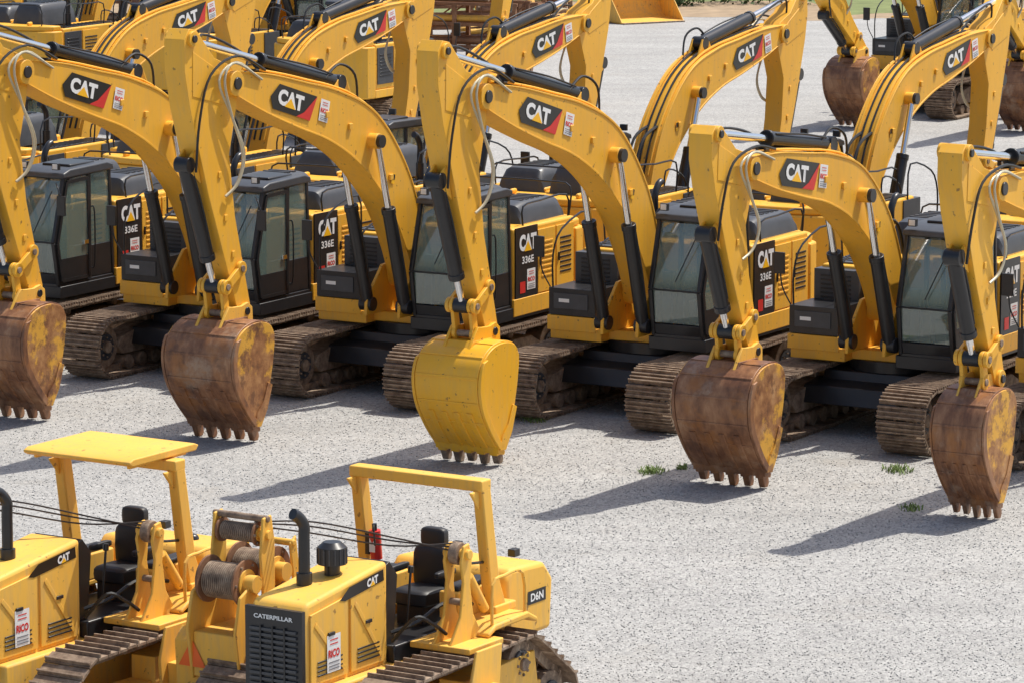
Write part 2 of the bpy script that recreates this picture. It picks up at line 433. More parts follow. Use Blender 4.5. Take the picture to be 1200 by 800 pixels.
    for pts in ([(.9, -1.45, 2.0), (.9, -1.45, 2.55), (.6, -1.45, 2.95), (-.3, -1.45, 3.15), (-.4, -1.45, 2.5)],
                [(.9, -.7, 2.0), (.9, -.7, 2.5), (.55, -.7, 2.75), (.1, -.7, 2.8), (.05, -.7, 2.4)],
                [(-1.1, 1.4, 2.7), (-1.1, 1.4, 3.05), (-1.7, 1.4, 3.1), (-2.6, 1.4, 3.1), (-2.65, 1.4, 2.7)],
                [(-.8, -1.4, 2.5), (-.8, -1.4, 3.1), (-1.6, -1.4, 3.15), (-2.5, -1.4, 3.15), (-2.6, -1.4, 2.5)],
                [(-3.2, -1.1, 2.62), (-3.25, -1.1, 3.15), (-3.35, -.6, 3.2), (-3.35, .6, 3.2), (-3.25, 1.1, 3.15), (-3.2, 1.1, 2.62)]):
        tube_obj("handrail", R, pts, .018, BLK, 6, 3)
    mb = MB(); mb.tube([(.9, -1.5, 2.0), (.98, -1.62, 2.3), (.98, -1.66, 2.65)], .014, BLK, 6)
    mb.box(.95, 1.0, -1.77, -1.58, 2.5, 2.85, BLK); mb.obj("mirror", R, .01)
    # cab
    mb = MB()
    A, Bp, C, D, E = (1.02, 1.38), (1.16, 2.15), (.84, 3.28), (-.5, 3.33), (-.58, 1.38)
    for y in (.54, 1.44):
        for p, q in ((A, Bp), (Bp, C), (C, D), (D, E), (E, A)): mb.bar(v3(p, y), v3(q, y), .07, .07, BLK)
        mb.bar((.12, y, 1.4), (.1, y, 3.3), .07, .08, BLK)
        mb.box(-.56, .1, y-.02, y+.02, 1.38, 2.0, BLK)
    for p in (A, C, D, E): mb.bar(v3(p, .54), v3(p, 1.44), .06, .06, BLK, Vector((1, 0, 0)))
    mb.bar(v3(Bp, .54), v3(Bp, 1.44), .03, .03, BLK, Vector((1, 0, 0)))
    mb.box(-.56, 1.0, .52, 1.46, 1.37, 1.45, BLK)
    mb.prism([(1.0, 1.38), (1.03, 1.38), (1.08, 1.58), (1.05, 1.58)], .56, 1.42, BLK)
    mb.box(-.6, -.55, .56, 1.42, 1.4, 2.2, BLK)
    cab = mb.obj("cab", R, .012)
    mb = MB()
    mb.prism([(.93, 3.27), (.9, 3.36), (.7, 3.42), (-.4, 3.45), (-.58, 3.4), (-.6, 3.3)], .48, 1.5, DGR)
    mb.box(-.3, .45, .68, 1.3, 3.42, 3.47, BLK)
    mb.obj("cab_roof", cab, .025, seg=3)
    def pane(poly, y):
        mb = MB(); mb.prism(poly, y-.006, y+.006, GLS); mb.obj("cab_window", cab)
    pane([(1.07, 1.8), (1.12, 2.15), (.82, 3.25), (.14, 3.27), (.16, 1.5), (1.0, 1.5)], .54)
    pane([(.08, 2.0), (.08, 3.27), (-.48, 3.29), (-.53, 2.0)], .54)
    pane([(.08, 2.0), (.08, 3.27), (-.48, 3.29), (-.53, 2.0)], 1.45)
    mb = MB(); mb.prism([(1.055, 1.6), (1.12, 2.15), (.82, 3.22), (.83, 3.22), (1.135, 2.15), (1.07, 1.6)], .58, 1.40, GLS); mb.obj("windscreen", cab)
    mb = MB(); mb.box(-.57, -.56, .6, 1.38, 2.2, 3.28, GLS); mb.obj("cab_window", cab)
    mb = MB()
    dpl = [(.98, 1.46), (1.1, 2.13), (.8, 3.2), (.18, 3.22), (.17, 1.46)]
    for p, q in zip(dpl, dpl[1:]+dpl[:1]): mb.bar(v3(p, 1.487), v3(q, 1.487), .03, .06, BLK)
    mb.box(.17, 1.0, 1.475, 1.495, 1.46, 1.85, BLK); mb.box(.22, .34, 1.49, 1.52, 2.05, 2.12, CHR)
    mb.prism(dpl, 1.478, 1.488, GLS)
    mb.tube([(.12, 1.50, 1.6), (.1, 1.56, 1.7), (.09, 1.56, 2.6), (.1, 1.50, 2.7)], .014, BLK, 6)
    mb.obj("cab_door", cab)
    mb = MB()
    mb.box(-.3, .2, .75, 1.2, 1.45, 1.85, SEAT); mb.prism([(-.3, 1.8), (-.15, 1.8), (-.25, 2.55), (-.38, 2.55)], .77, 1.18, SEAT)
    mb.prism([(-.3, 2.55), (-.22, 2.55), (-.26, 2.75), (-.34, 2.75)], .87, 1.08, SEAT)
    mb.box(-.1, .4, .62, .74, 1.45, 2.0, DGR); mb.box(-.1, .4, 1.21, 1.33, 1.45, 2.0, DGR)
    mb.box(.75, .85, .6, .75, 1.5, 2.4, DGR)
    for y in (.85, 1.1): mb.cyl((.62, y, 1.45), (.55, y, 1.95), .012, mat=BLK, n=6)
    mb.obj("operator_seat", cab, .03)
    mb = MB(); mb.tube([(1.0, 1.4, 3.2), (1.12, 1.52, 3.15), (1.15, 1.6, 3.0)], .014, BLK, 6); mb.box(1.12, 1.16, 1.52, 1.7, 2.65, 3.0, BLK)
    mb.obj("mirror", cab, .01)
    mb = MB(); mb.tube([(.99, 1.3, 3.05), (1.16, 1.0, 2.3)], .01, BLK, 6, 1); mb.obj("wiper", cab)
    for y in (.65, 1.33):
        mb = MB(); mb.box(.86, .93, y-.07, y+.07, 3.42, 3.54, BLK); mb.box(.931, .94, y-.055, y+.055, 3.435, 3.525, LAMP); mb.obj("work_light", cab, .006)
    # boom
    cl = [(.4, 1.95, .42), (.62, 2.7, .62), (1.12, 3.6, .82), (2.0, 4.45, .96), (3.0, 4.92, .86), (4.0, 5.2, .76), (5.0, 5.48, .62), (5.97, 5.74, .34)]
    upc, dnc = ribbon(cl, 6)
    out = [B(*p) for p in upc]+[B(*p) for p in reversed(dnc)]
    mb = MB(); mb.prism(out, -.25, .25, YEL)
    for c, r, w in ((FOOT, .2, .3), ((1.95, 4.42), .13, .42), (PIV, .2, .31)):
        q = B(*c); mb.cyl(v3(q, -w), v3(q, w), r*sb, mat=YEL, n=20); mb.cyl(v3(q, -w-.03), v3(q, w+.03), r*.5, mat=BLK, n=14)
    brk = [B(*p) for p in ((2.2, 4.95), (3.0, 5.25), (2.75, 5.5), (2.5, 5.52))]
    for y in (-.13, .09): mb.prism(brk, y, y+.04, YEL)
    for s_ in (upc, dnc):
        for y in (-.262, .238):
            pts = [B(*p) for p in s_]
            cen = [B((a[0]+c[0])/2, (a[1]+c[1])/2) for a, c in zip(upc, dnc)]
            inn = [(p[0]+(c[0]-p[0])*.07, p[1]+(c[1]-p[1])*.07) for p, c in zip(pts, cen)]
            out2 = [(p[0]+(c[0]-p[0])*-.02, p[1]+(c[1]-p[1])*-.02) for p, c in zip(pts, cen)]
            mb.prism(out2+inn[::-1], y, y+.024, YEL)
    for p in ((3.3, 4.98), (1.35, 3.75), (2.6, 4.72)):
        q = B(*p); mb.box(q[0]-.05, q[0]+.05, .25, .29, q[1]-.05, q[1]+.05, YEL); mb.box(q[0]-.05, q[0]+.05, -.29, -.25, q[1]-.05, q[1]+.05, YEL)
    boom = mb.obj("boom", R, .012)
    ang = math.radians(15.5)+db
    for sgn in (1, -1):
        mb = MB(); o = v3(B(4.3, 5.28), sgn*.2645); q_ = .9
        rt = Vector((-math.cos(ang), 0, -math.sin(ang)))*sgn; up = Vector((-math.sin(ang), 0, math.cos(ang)))
        mb.poly([(a*q_, c*q_) for a, c in [(-.74, -.04), (-.5, .235), (.76, .235), (.56, -.04), (.36, -.235), (-.6, -.235)]], o, rt, up, DECB, 0)
        mb.poly([(a*q_, c*q_) for a, c in [(.76, .235), (.62, -.235), (.16, -.235), (.40, -.12)]], o, rt, up, RED, .003)
        mb.logo(Vector(o)+rt*-.07+up*.015, rt, up, .76, .26, .007)
        mb.obj("logo_decal", boom)
        mb = MB(); mb.sticker(v3(B(3.38 if sgn > 0 else 5.2, 5.05 if sgn > 0 else 5.5), sgn*.2655), rt, up, .27, .36); mb.obj("sticker", boom)
        mb = MB(); o2 = v3(B(1.28, 3.72), sgn*.2655); mb.poly([(-.06, -.09), (.06, -.09), (.06, .09), (-.06, .09)], o2, rt, up, LYEL); mb.poly([(-.05, -.02), (.05, -.02), (.05, .07), (-.05, .07)], o2, rt, up, DECB, .003); mb.obj("warning_sticker", boom)
    for y in (-.17, -.07, .07, .17):
        pts = [v3(B(p[0], p[1]+.05), y) for p in upc[5:-4:4]]; tube_obj("boom_hose", boom, pts, .022, HOSE if abs(y) < .1 else YEL, 6, 3)
    for y in (-.1, .1): tube_obj("boom_hose", boom, [v3(B(.9, 3.75), y), (.3, y, 3.35), (-.05, y*.8, 2.65), (-.22, y*.8, 2.2)], .03, HOSE, 6)
    tube_obj("boom_hose", boom, [v3(B(2.2, 5.0), .15), v3(B(2.35, 5.55), .2), v3(B(2.7, 5.75), .12), v3(B(3.1, 5.55), .1)], .022, HOSE, 6)
    def ram(name, p0, p1, y, r, frac, par=R):
        a = Vector(v3(p0, y)); b2 = Vector(v3(p1, y)); d = b2-a
        mb = MB(); m1 = a+d*frac
        mb.cyl(a, m1, r, mat=BLK, n=18); mb.cyl(m1-d.normalized()*.1, m1, r*1.12, mat=BLK, n=18)
        mb.cyl(a-Vector((0, r*1.1, 0)), a+Vector((0, r*1.1, 0)), r*1.1, mat=BLK, n=16)
        mb.tube([a+d*.06+Vector((0, r*.9, r*.8)), a+d*frac*.5+Vector((0, r, r)), m1+Vector((0, r*.9, r*.7))-d.normalized()*.12], .018, HOSE, 6)
        o = mb.obj(name, par, .008)
        mb = MB(); mb.cyl(m1, b2, r*.52, mat=CHR, n=14); mb.cyl(b2-Vector((0, r*1.05, 0)), b2+Vector((0, r*1.05, 0)), r*1.0, mat=BLK, n=16)
        mb.obj("piston_rod", o)
    for y in (-.37, .37): ram("boom_cylinder", (1.1, 1.52), B(1.95, 4.42), y, .11, .6)
    ram("stick_cylinder", B(2.62, 5.44), ST(7.02, 6.5), 0, .12, .52)
    sp = [(7.22, 6.5), (7.22, 6.0), (7.08, 5.4), (6.6, 4.0), (5.88, 2.2), (5.8, 2.0), (5.55, 1.95), (5.48, 2.15), (5.88, 3.6), (6.02, 4.6), (5.82, 5.3), (5.74, 5.75), (5.95, 6.0), (6.4, 6.15), (6.88, 6.62), (7.08, 6.66)]
    mb = MB(); mb.prism([ST(*p) for p in sp], -.19, .19, YEL)
    for c, r in ((PIV, .17), (PIN, .13), ((7.02, 6.5), .12), ((5.78, 2.75), .1)):
        q = ST(*c); mb.cyl(v3(q, -.24), v3(q, .24), r, mat=YEL, n=18); mb.cyl(v3(q, -.27), v3(q, .27), r*.5, mat=BLK, n=12)
    for y in (-.12, .08): mb.prism([ST(*p) for p in ((6.7, 4.2), (6.85, 4.75), (7.05, 4.6), (7.05, 4.45))], y, y+.04, YEL)
    for y in (-.2, .185): mb.prism([ST(*p) for p in ((7.0, 6.3), (7.02, 5.6), (6.2, 5.4), (5.95, 5.7), (6.3, 5.95))], y, y+.015, YEL)
    for p in ((6.3, 4.3), (6.15, 3.6), (5.95, 3.0)):
        q = ST(*p)
        for y in (-.21, .19): mb.box(q[0]-.04, q[0]+.04, y, y+.02, q[1]-.05, q[1]+.05, YEL)
    stick = mb.obj("stick", R, .015)
    for dy, dx in ((.27, 0), (.31, .1)):
        tube_obj("stick_hose", stick, [v3(B(5.2, 5.72), dy-.04), v3(ST(5.9+dx, 6.05), dy), v3(ST(6.4-dx, 5.8), dy), v3(ST(6.05+dx*.5, 5.2), dy), v3(ST(5.72+dx, 4.6), dy), v3(ST(5.85+dx, 4.15), dy-.02), v3(ST(6.1+dx, 3.95), dy-.08)], .021, PIPE, 8)
    tube_obj("stick_hose", stick, [v3(ST(6.9, 4.4), .16), v3(ST(6.9, 5.2), .24), v3(ST(6.6, 5.9), .25), v3(ST(5.9, 6.15), .28), v3(B(5.0, 5.85), .2)], .022, HOSE, 6)
    tube_obj("stick_hose", stick, [v3(ST(6.4, 6.1), -.1), v3(ST(6.3, 6.5), -.12), v3(B(5.2, 6.15), -.15), v3(B(4.6, 5.75), -.15)], .022, HOSE, 6)
    rod = ST(6.2, 2.5)
    ram("bucket_cylinder", ST(6.99, 4.52), rod, 0, .115, .78)
    kl = K(6.12, 2.06)
    for nm, p0, p1, w in (("bucket_link", rod, kl, .16), ("idler_link", rod, ST(5.78, 2.75), .23)):
        mb = MB()
        for y in (-w-.03, w-.03):
            mb.bar(v3(p0, y+.03), v3(p1, y+.03), .06, .15, YEL)
            for q in (p0, p1): mb.cyl(v3(q, y), v3(q, y+.06), .12, mat=YEL, n=16)
        for q in (p0, p1): mb.cyl(v3(q, -w-.05), v3(q, w+.05), .055, mat=TRK, n=12)
        mb.obj(nm, R, .008)
    # bucket: curved shell, flat side plates, cutting lip, teeth
    h = bw/2
    def taper(mb):
        mb.v = [(x, y*(.95+.05*min(1, max(0, z/1.5))), z) for x, y, z in mb.v]
    smat = RUSTY_SIDE if bmat is RUST else bmat
    crv = [(5.5, 1.7), (5.62, 1.86), (5.9, 1.94), (6.28, 1.9), (6.56, 1.72), (6.68, 1.4), (6.6, 1.0), (6.33, .6), (6.05, .3)]
    cv = catmull(crv, 5)
    mb = MB()
    up2, dn2 = ribbon([(x, z, .05) for x, z in crv], 5)
    mb.prism([K(*p) for p in up2]+[K(*p) for p in reversed(dn2)], -h, h, bmat)
    side = [K(*p) for p in cv]+[K(*p) for p in ((5.9, .28), (5.74, .55), (5.62, .9), (5.54, 1.25), (5.5, 1.55))]
    for y in (-h-.03, h-.01): mb.prism(side, y, y+.04, smat)
    for y in (-h-.06, h+.01):
        mb.prism([K(*p) for p in ((6.08, .28), (5.9, .26), (5.72, .53), (5.59, .9), (5.7, .95), (5.83, .66), (6.0, .5))], y, y+.05, smat)
        rim = [p for p in cv if p[1] < 1.75 and p[0] > 5.98]
        mb.prism([K(p[0]+.03, p[1]) for p in rim]+[K(p[0]-.09, p[1]+.03) for p in reversed(rim)], y, y+.05, bmat)
    for q in (-.62, -.2, .2, .62):
        seg = [p for p in cv if p[1] < 1.0 and p[0] > 6]
        oo = [K(p[0]+.045, p[1]-.01) for p in seg]; ii = [K(*p) for p in seg]
        mb.prism(oo+ii[::-1], q*h-.05, q*h+.05, bmat)
    for k_ in (14, 19, 24, 29, 33):
        p = cv[k_]; pa = cv[k_-1]; dx, dz = p[0]-pa[0], p[1]-pa[1]; l = math.hypot(dx, dz); dx /= l; dz /= l; nx, nz = -dz, dx
        mb.prism([K(p[0]-dx*.02+nx*.02, p[1]-dz*.02+nz*.02), K(p[0]+dx*.02+nx*.02, p[1]+dz*.02+nz*.02), K(p[0]+dx*.02+nx*.037, p[1]+dz*.02+nz*.037), K(p[0]-dx*.02+nx*.037, p[1]-dz*.02+nz*.037)], -h+.01, h-.01, bmat)
    mb.prism([K(*p) for p in ((6.13, .44), (6.08, .22), (5.9, .18), (5.88, .24), (5.98, .3), (6.06, .46))], -h-.03, h+.03, bmat)
    em = bmat if bmat is BUCKY else YEL2
    for y in (-.25, .2):
        mb.prism([K(*p) for p in ((5.48, 1.72), (5.5, 2.1), (5.62, 2.19), (5.8, 2.15), (6.02, 2.16), (6.15, 2.18), (6.26, 2.06), (6.46, 1.8), (6.2, 1.86), (5.7, 1.86))], y, y+.05, em)
    mb.prism([K(*p) for p in ((5.6, 1.84), (6.45, 1.8), (6.3, 1.98), (5.7, 1.97))], -.45*h, .45*h, bmat)
    taper(mb)
    bk = mb.obj("bucket", R, .008, label="yellow painted digging bucket" if bmat is BUCKY else "rusty brown digging bucket")
    for k in range(5):
        y = -h+.08+k*(bw-.16)/4; l = random.uniform(0, .05)
        mb = MB(); mb.prism([K(*p) for p in ((6.1, .3), (5.9, .36), (5.84, .06+l), (5.87, l), (5.97, l))], y-.055, y+.055, TRK if bmat is BUCKY else bmat)
        mb.prism([K(*p) for p in ((6.12, .42), (5.88, .42), (5.88, .2), (6.07, .18))], y-.075, y+.075, bmat)
        taper(mb); mb.obj("bucket_tooth", bk, .012)
    return R

def narrow(r, f):
    for ch in r.children:
        if ch.name.split(".")[0] == "bucket": ch.scale = (1, f, 1)
HA = 239.5
POSE_A = (1, 0, 1, 1, 0, 0)
POSE_B = (.9, -5.8, .95, .76, 1, 0)
POSE_C = (.93, -5.5, .95, .82, 4, 0)
POSE_D = (1, -12, 1, .8, -28, -6)
FAR = "yellow excavator parked facing away, arm raised"
e_r = excavator("yellow excavator with rusty bucket resting on gravel", POSE_A, "336E", RUST, 1.28)
place(e_r, -1.575, 70.44, HA)
for x, y in ((-5.105, 72.34), (-8.75, 74.3)):
    place(copy_thing(e_r), x, y, HA)
e_y = excavator("yellow excavator with clean yellow bucket on gravel", POSE_A, "336E", BUCKY, 1.13)
place(e_y, 2.39, 68.42, HA)
e_s = excavator("smaller yellow excavator with rusty bucket on gravel", POSE_B, "329E", RUST, 1.22)
place(e_s, 6.27, 66.49, HA)
c = copy_thing(e_s, "smaller yellow excavator with narrow rusty bucket on gravel"); place(c, 9.68, 64.08, HA); narrow(c, .64)
e_c = excavator(FAR, POSE_C, "329E", RUST, 1.2)
place(e_c, 2.25, 78.1, HA-180)
for x, y in ((-1.68, 80.6), (-5.4, 84.0), (-9.4, 86.2), (6.25, 77.0), (10.4, 75.0)):
    place(copy_thing(e_c), x, y, HA-180)
e_d = excavator("yellow excavator facing the lot, stick tucked, bucket on gravel", POSE_D, "336E", RUST, 1.05)
place(e_d, 11.8, 115.3, HA)
place(copy_thing(e_d), 16.2, 114.2, HA)
for x, y, a in ((-7.6, 112.5, HA-180), (-12, 115, HA-180), (-3.4, 110.3, HA-180), (-9.5, 131.5, HA-150), (-14.5, 127, HA-180)):
    place(copy_thing(e_c), x, y, a)
place(copy_thing(e_d), -6.5, 128, HA)

# ------------------------------------------------------------------ pipelayers
def dozer(label, canopy):
    R = root("pipelayer", label, "crawler tractor", "crawler tractors parked side by side")
    for yc in (-1.02, 1.02):
        tr = make_track(R, [(-1.3, .42, .36), (2.2, .45, .39), (1.75, .93, .27), (-.65, .95, .31)], 54, yc, .64, (-.3,),
                        [("idler_wheel", 2.2, .45, .33), ("idler_wheel", -1.3, .42, .3), ("drive_sprocket", -.65, .93, .27)])
        mb = MB(); mb.prism([(-1.2, .32), (2.0, .32), (2.05, .5), (1.5, .72), (-1.1, .66)], yc-.16, yc+.16, YEL2)
        mb.prism([(-1.0, .5), (.6, .5), (.6, .98), (-.9, 1.05)], yc-.14, yc+.2, YEL2)
        for i in range(8):
            x = -1.0+i*.4; mb.cyl((x, yc-.2, .18), (x, yc+.2, .18), .11, mat=TRK, n=12)
        mb.obj("roller_frame", tr, .01)
    mb = MB(); mb.box(-1.6, 2.4, -.5, .5, .45, 1.15, YEL2); mb.obj("main_frame", R, .03)
    W = .36
    mb = MB()
    mb.prism([(.85, 1.1), (2.5, 1.0), (2.5, 2.02), (2.42, 2.12), (.85, 2.32)], -W, W, YEL2)
    hood = mb.obj("engine_hood", R, .05, seg=3)
    for sg in (-1, 1):
        mb = MB()
        for x0, x1 in ((.95, 1.62), (1.68, 2.4)):
            zt0, zt1 = 2.24-(x0-.85)*.12, 2.24-(x1-.85)*.12
            a0, a1 = sorted((sg*W, sg*(W+.025)))
            mb.prism([(x0, 1.2), (x1, 1.2), (x1, zt1-.06), (x0, zt0-.06)], a0, a1, YEL2)
            a0, a1 = sorted((sg*(W+.025), sg*(W+.037)))
            mb.prism([(x0+.06, 1.3), (x0+.1, 1.26), (x1-.06, zt1-.2), (x1-.1, zt1-.16)], a0, a1, YEL2)
            for k in range(4): mb.box(x0+.12, x1-.12, a0, a1+.002, 1.28+k*.05, 1.3+k*.05, BLK)
            a0, a1 = sorted((sg*(W+.025), sg*(W+.05)))
            mb.box(x0+.28, x0+.4, a0, a1, 1.7, 1.74, BLK)
        mb.obj("side_panel", hood, .006)
    rt = Vector((-1, 0, 0)); up = Vector((0, 0, 1))
    mb = MB(); sl = Vector((-1, 0, .12)).normalized()
    mb.poly([(-.3, -.03), (-.2, -.065), (.58, -.065), (.58, .065), (-.1, .065)], (1.55, W, 2.12), sl, Vector((.12, 0, 1)).normalized(), DECB, .03)
    mb.logo((1.2, W, 2.16), sl, up, .22, .095, .034)
    mb.obj("logo_decal", hood)
    mb = MB(); mb.sticker((1.98, W+.0405, 1.5), rt, up, .26, .42); mb.obj("sticker", hood)
    mb = MB(); mb.box(2.5, 2.56, -W-.02, W+.02, .95, 2.06, BLK)
    for k in range(14): mb.box(2.56, 2.585, -.31, .31, 1.0+k*.062, 1.03+k*.062, DGR)
    for y in (-.16, 0, .16): mb.box(2.56, 2.59, y-.01, y+.01, .98, 1.86, BLK)
    mb.text("CATERPILLAR", (2.562, 0, 1.96), (0, 1, 0), (0, 0, 1), .52, .05, WHT, .004, .03)
    mb.obj("radiator_grille", R)
    ex = (1.72, .0) if canopy else (1.85, -.08)
    mb = MB(); mb.tube([(ex[0], ex[1], 2.1), (ex[0], ex[1], 2.7), (ex[0], ex[1], 2.85), (ex[0]+.07, ex[1]-.03, 2.96), (ex[0]+.14, ex[1]-.05, 3.0)], .065, BLK, 14)
    mb.cyl((ex[0], ex[1], 2.12), (ex[0], ex[1], 2.32), .09, mat=BLK); mb.obj("exhaust_stack", R)
    if not canopy:
        mb = MB(); mb.cyl((1.45, .02, 2.2), (1.45, .02, 2.4), .09, mat=BLK); mb.cyl((1.45, .02, 2.36), (1.45, .02, 2.55), .165, mat=BLK, n=24); mb.cyl((1.45, .02, 2.55), (1.45, .02, 2.61), .165, .1, mat=BLK, n=24)
        for k in range(16):
            a = k*math.pi/8; cx, cy = 1.45+math.cos(a)*.165, .02+math.sin(a)*.165; mb.cyl((cx, cy, 2.37), (cx, cy, 2.54), .012, mat=DGR, n=5)
        mb.obj("air_precleaner", R)
    mb = MB()
    mb.box(-1.1, .85, -.45, .45, 1.15, 1.35, BLK)
    for sg in (-1, 1):
        y0, y1 = sorted((sg*.46, sg*1.2))
        mb.prism([(-1.0, 1.42), (-.8, 1.52), (-.1, 1.5), (.05, 1.42), (.05, 1.37), (-.1, 1.43), (-.8, 1.44), (-1.0, 1.36)], y0, y1, YEL2)
        y0, y1 = sorted((sg*.46, sg*.72)); mb.box(-.85, -.05, y0, y1, 1.5, 1.82, YEL2); mb.box(-.8, -.1, y0+.03, y1-.03, 1.82, 1.88, SEAT)
    mb.obj("fender_deck", R, .02)
    mb = MB(); mb.prism([(.7, 1.35), (.88, 1.35), (.88, 2.26), (.78, 2.3), (.62, 2.12)], -.34, .34, BLK)
    for y in (-.2, 0, .2): mb.cyl((.66, y, 2.18), (.70, y, 2.23), .06, mat=DGR, n=14)
    for y in (-.3, .32): mb.cyl((.4, y, 1.5), (.32, y, 2.1), .016, mat=BLK, n=8); mb.cyl((.32, y, 2.08), (.315, y, 2.16), .035, mat=BLK, n=10)
    mb.obj("dashboard", R, .015)
    mb = MB()
    def pad(x0, x1, y0, y1, z0, z1, n=10):
        cx, cy, cz = (x0+x1)/2, (y0+y1)/2, (z0+z1)/2; vs = []; fs = []
        for i in range(n+1):
            ph = -math.pi/2+math.pi*i/n
            for k in range(16):
                th = 2*math.pi*k/16
                sx, sy, sz = math.cos(ph)*math.cos(th), math.cos(ph)*math.sin(th), math.sin(ph)
                e = lambda t: math.copysign(abs(t)**.45, t)
                vs.append((cx+e(sx)*(x1-x0)/2, cy+e(sy)*(y1-y0)/2, cz+e(sz)*(z1-z0)/2))
        for i in range(n):
            for k in range(16): fs.append((i*16+k, i*16+(k+1) % 16, (i+1)*16+(k+1) % 16, (i+1)*16+k))
        mb.add(vs, fs, SEAT)
    pad(-.62, -.1, -.26, .26, 1.55, 1.76); pad(-.74, -.55, -.25, .25, 1.65, 2.2); pad(-.74, -.6, -.17, .17, 2.17, 2.4)
    pad(-.6, -.2, -.36, -.28, 1.9, 1.98); pad(-.6, -.2, .28, .36, 1.9, 1.98)
    mb.box(-.6, -.15, -.18, .18, 1.35, 1.6, BLK); mb.obj("operator_seat", R)
    mb = MB()
    for y in (-.84, .84):
        mb.prism([(-.95, 1.2), (-.6, 1.2), (-.44, 1.9), (-.27, 3.0), (-.45, 3.0), (-.64, 1.9)], y-.07, y+.07, YEL2)
        mb.box(-.95, -.5, y-.1, y+.1, 1.5, 1.6, YEL2)
    mb.box(-.46, -.25, -.91, .91, 2.97, 3.1, YEL2)
    for y in (-.84, .84): mb.prism([(-.3, 2.75), (-.1, 2.98), (-.3, 2.98)], y-.02, y+.02, YEL2)
    mb.obj("roll_bar", R, .025, seg=3)
    if canopy:
        mb = MB(); mb.prism([(-.85, 3.12), (.38, 3.12), (.44, 3.15), (.44, 3.18), (.36, 3.21), (-.82, 3.21), (-.9, 3.18)], -.78, .78, YEL2)
        for y in (-.7, .66): mb.box(-.75, .35, y, y+.05, 3.08, 3.125, YEL2)
        mb.obj("canopy_roof", R, .03, seg=3)
    else:
        mb = MB(); mb.cyl((-.42, -.64, 2.0), (-.38, -.64, 2.34), .07, mat=RED, n=16); mb.cyl((-.38, -.64, 2.34), (-.375, -.64, 2.42), .03, mat=BLK, n=10)
        mb.box(-.5, -.36, -.76, -.71, 2.05, 2.3, BLK); mb.tube([(-.375, -.64, 2.4), (-.3, -.6, 2.38), (-.3, -.58, 2.18)], .012, HOSE, 6)
        mb.poly([(-.04, -.08), (.04, -.08), (.04, .08), (-.04, .08)], (-.33, -.64, 2.17), (0, 1, 0), (0, 0, 1), WHT, .003); mb.obj("fire_extinguisher", R)
    mb = MB(); mb.prism([(-1.95, 1.05), (-.98, 1.05), (-.96, 1.8), (-1.06, 1.92), (-1.8, 1.88), (-2.0, 1.66)], -.8, .8, YEL2)
    mb.cyl((-1.4, .3, 1.85), (-1.4, .3, 1.97), .08, mat=BLK)
    tank = mb.obj("fuel_tank", R, .06, seg=3)
    mb = MB(); mb.poly([(-.2, -.08), (.2, -.08), (.2, .08), (-.2, .08)], (-1.62, .805, 1.5), rt, up, DECB)
    mb.text("D6N", (-1.62, .805, 1.5), rt, up, .28, .1, WHT, .004, .03); mb.obj("model_plate", tank)
    for y in (-.5, .3):
        mb = MB(); mb.box(-1.98, -1.86, y-.05, y+.05, 1.86, 1.95, BLK); mb.box(-1.992, -1.98, y-.04, y+.04, 1.87, 1.94, LAMP); mb.obj("work_light", R, .01)
    # winch on the right-hand side
    mb = MB()
    pl = [(.65, .95), (1.95, .95), (2.05, 1.55), (1.95, 1.95), (1.75, 2.05), (1.5, 1.85), (1.25, 1.9), (1.0, 2.0), (.75, 1.75)]
    for y in (-.92, -1.58): mb.prism(pl, y, y+.04, YEL2)
    arm = [(1.28, 1.75), (1.5, 1.75), (1.56, 2.35), (1.5, 2.78), (1.34, 2.8), (1.28, 2.5)]
    for y in (-1.58, -.91): mb.prism(arm, y, y+.035, YEL2)
    for y in (-1.58, -.91): mb.prism([(.74, 1.7), (.88, 1.7), (.98, 2.4), (.86, 2.48)], y, y+.035, YEL2)
    mb.cyl((.92, -1.6, 2.4), (.92, -.86, 2.4), .04, mat=YEL2); mb.cyl((1.42, -1.62, 2.76), (1.42, -.86, 2.76), .04, mat=TRK)
    mb.box(.7, 1.95, -1.54, -.92, .98, 1.5, YEL2)
    mb.box(.2, 1.6, -.92, -.35, 1.0, 1.2, YEL2)
    wf = mb.obj("winch_frame", R, .015)
    mb = MB()
    mb.prism([(.3, .55), (1.6, .55), (1.75, .9), (1.7, 1.35), (1.45, 1.5), (.35, 1.5)], -1.84, -1.62, YEL2)
    mb.prism([(1.76, .6), (1.86, .62), (1.9, 1.35), (1.76, 1.5)], -1.84, -1.3, YEL2)
    for z in (.8, 1.1): mb.box(.4, 1.5, -1.86, -1.84, z, z+.03, BLK)
    mb.obj("counterweight", R, .03)
    for cx, cz, r in ((1.1, 2.1, .28), (1.68, 2.06, .27), (1.42, 2.58, .14)):
        mb = MB(); mb.cyl((cx, -1.5, cz), (cx, -.98, cz), r*.55, mat=CBL, n=24)
        for q in (-1.5, -1.0): mb.cyl((cx, q-.012, cz), (cx, q+.015, cz), r, mat=OLDR, n=28); mb.cyl((cx, q-.02, cz), (cx, q+.03, cz), r*.6, mat=YEL2, n=24)
        for k in range(17): mb.cyl((cx, -1.47+k*.027, cz), (cx, -1.45+k*.027, cz), r*.78, mat=TRK, n=24)
        mb.cyl((cx, -1.0, cz), (cx, -.84, cz), r*.38, mat=YEL2, n=18)
        for k in range(6):
            a = k*math.pi/3; mb.cyl((cx+math.cos(a)*r*.8, -.99, cz+math.sin(a)*r*.8), (cx+math.cos(a)*r*.8, -.965, cz+math.sin(a)*r*.8), .018, mat=TRK, n=6)
        mb.obj("winch_drum", wf, .003)
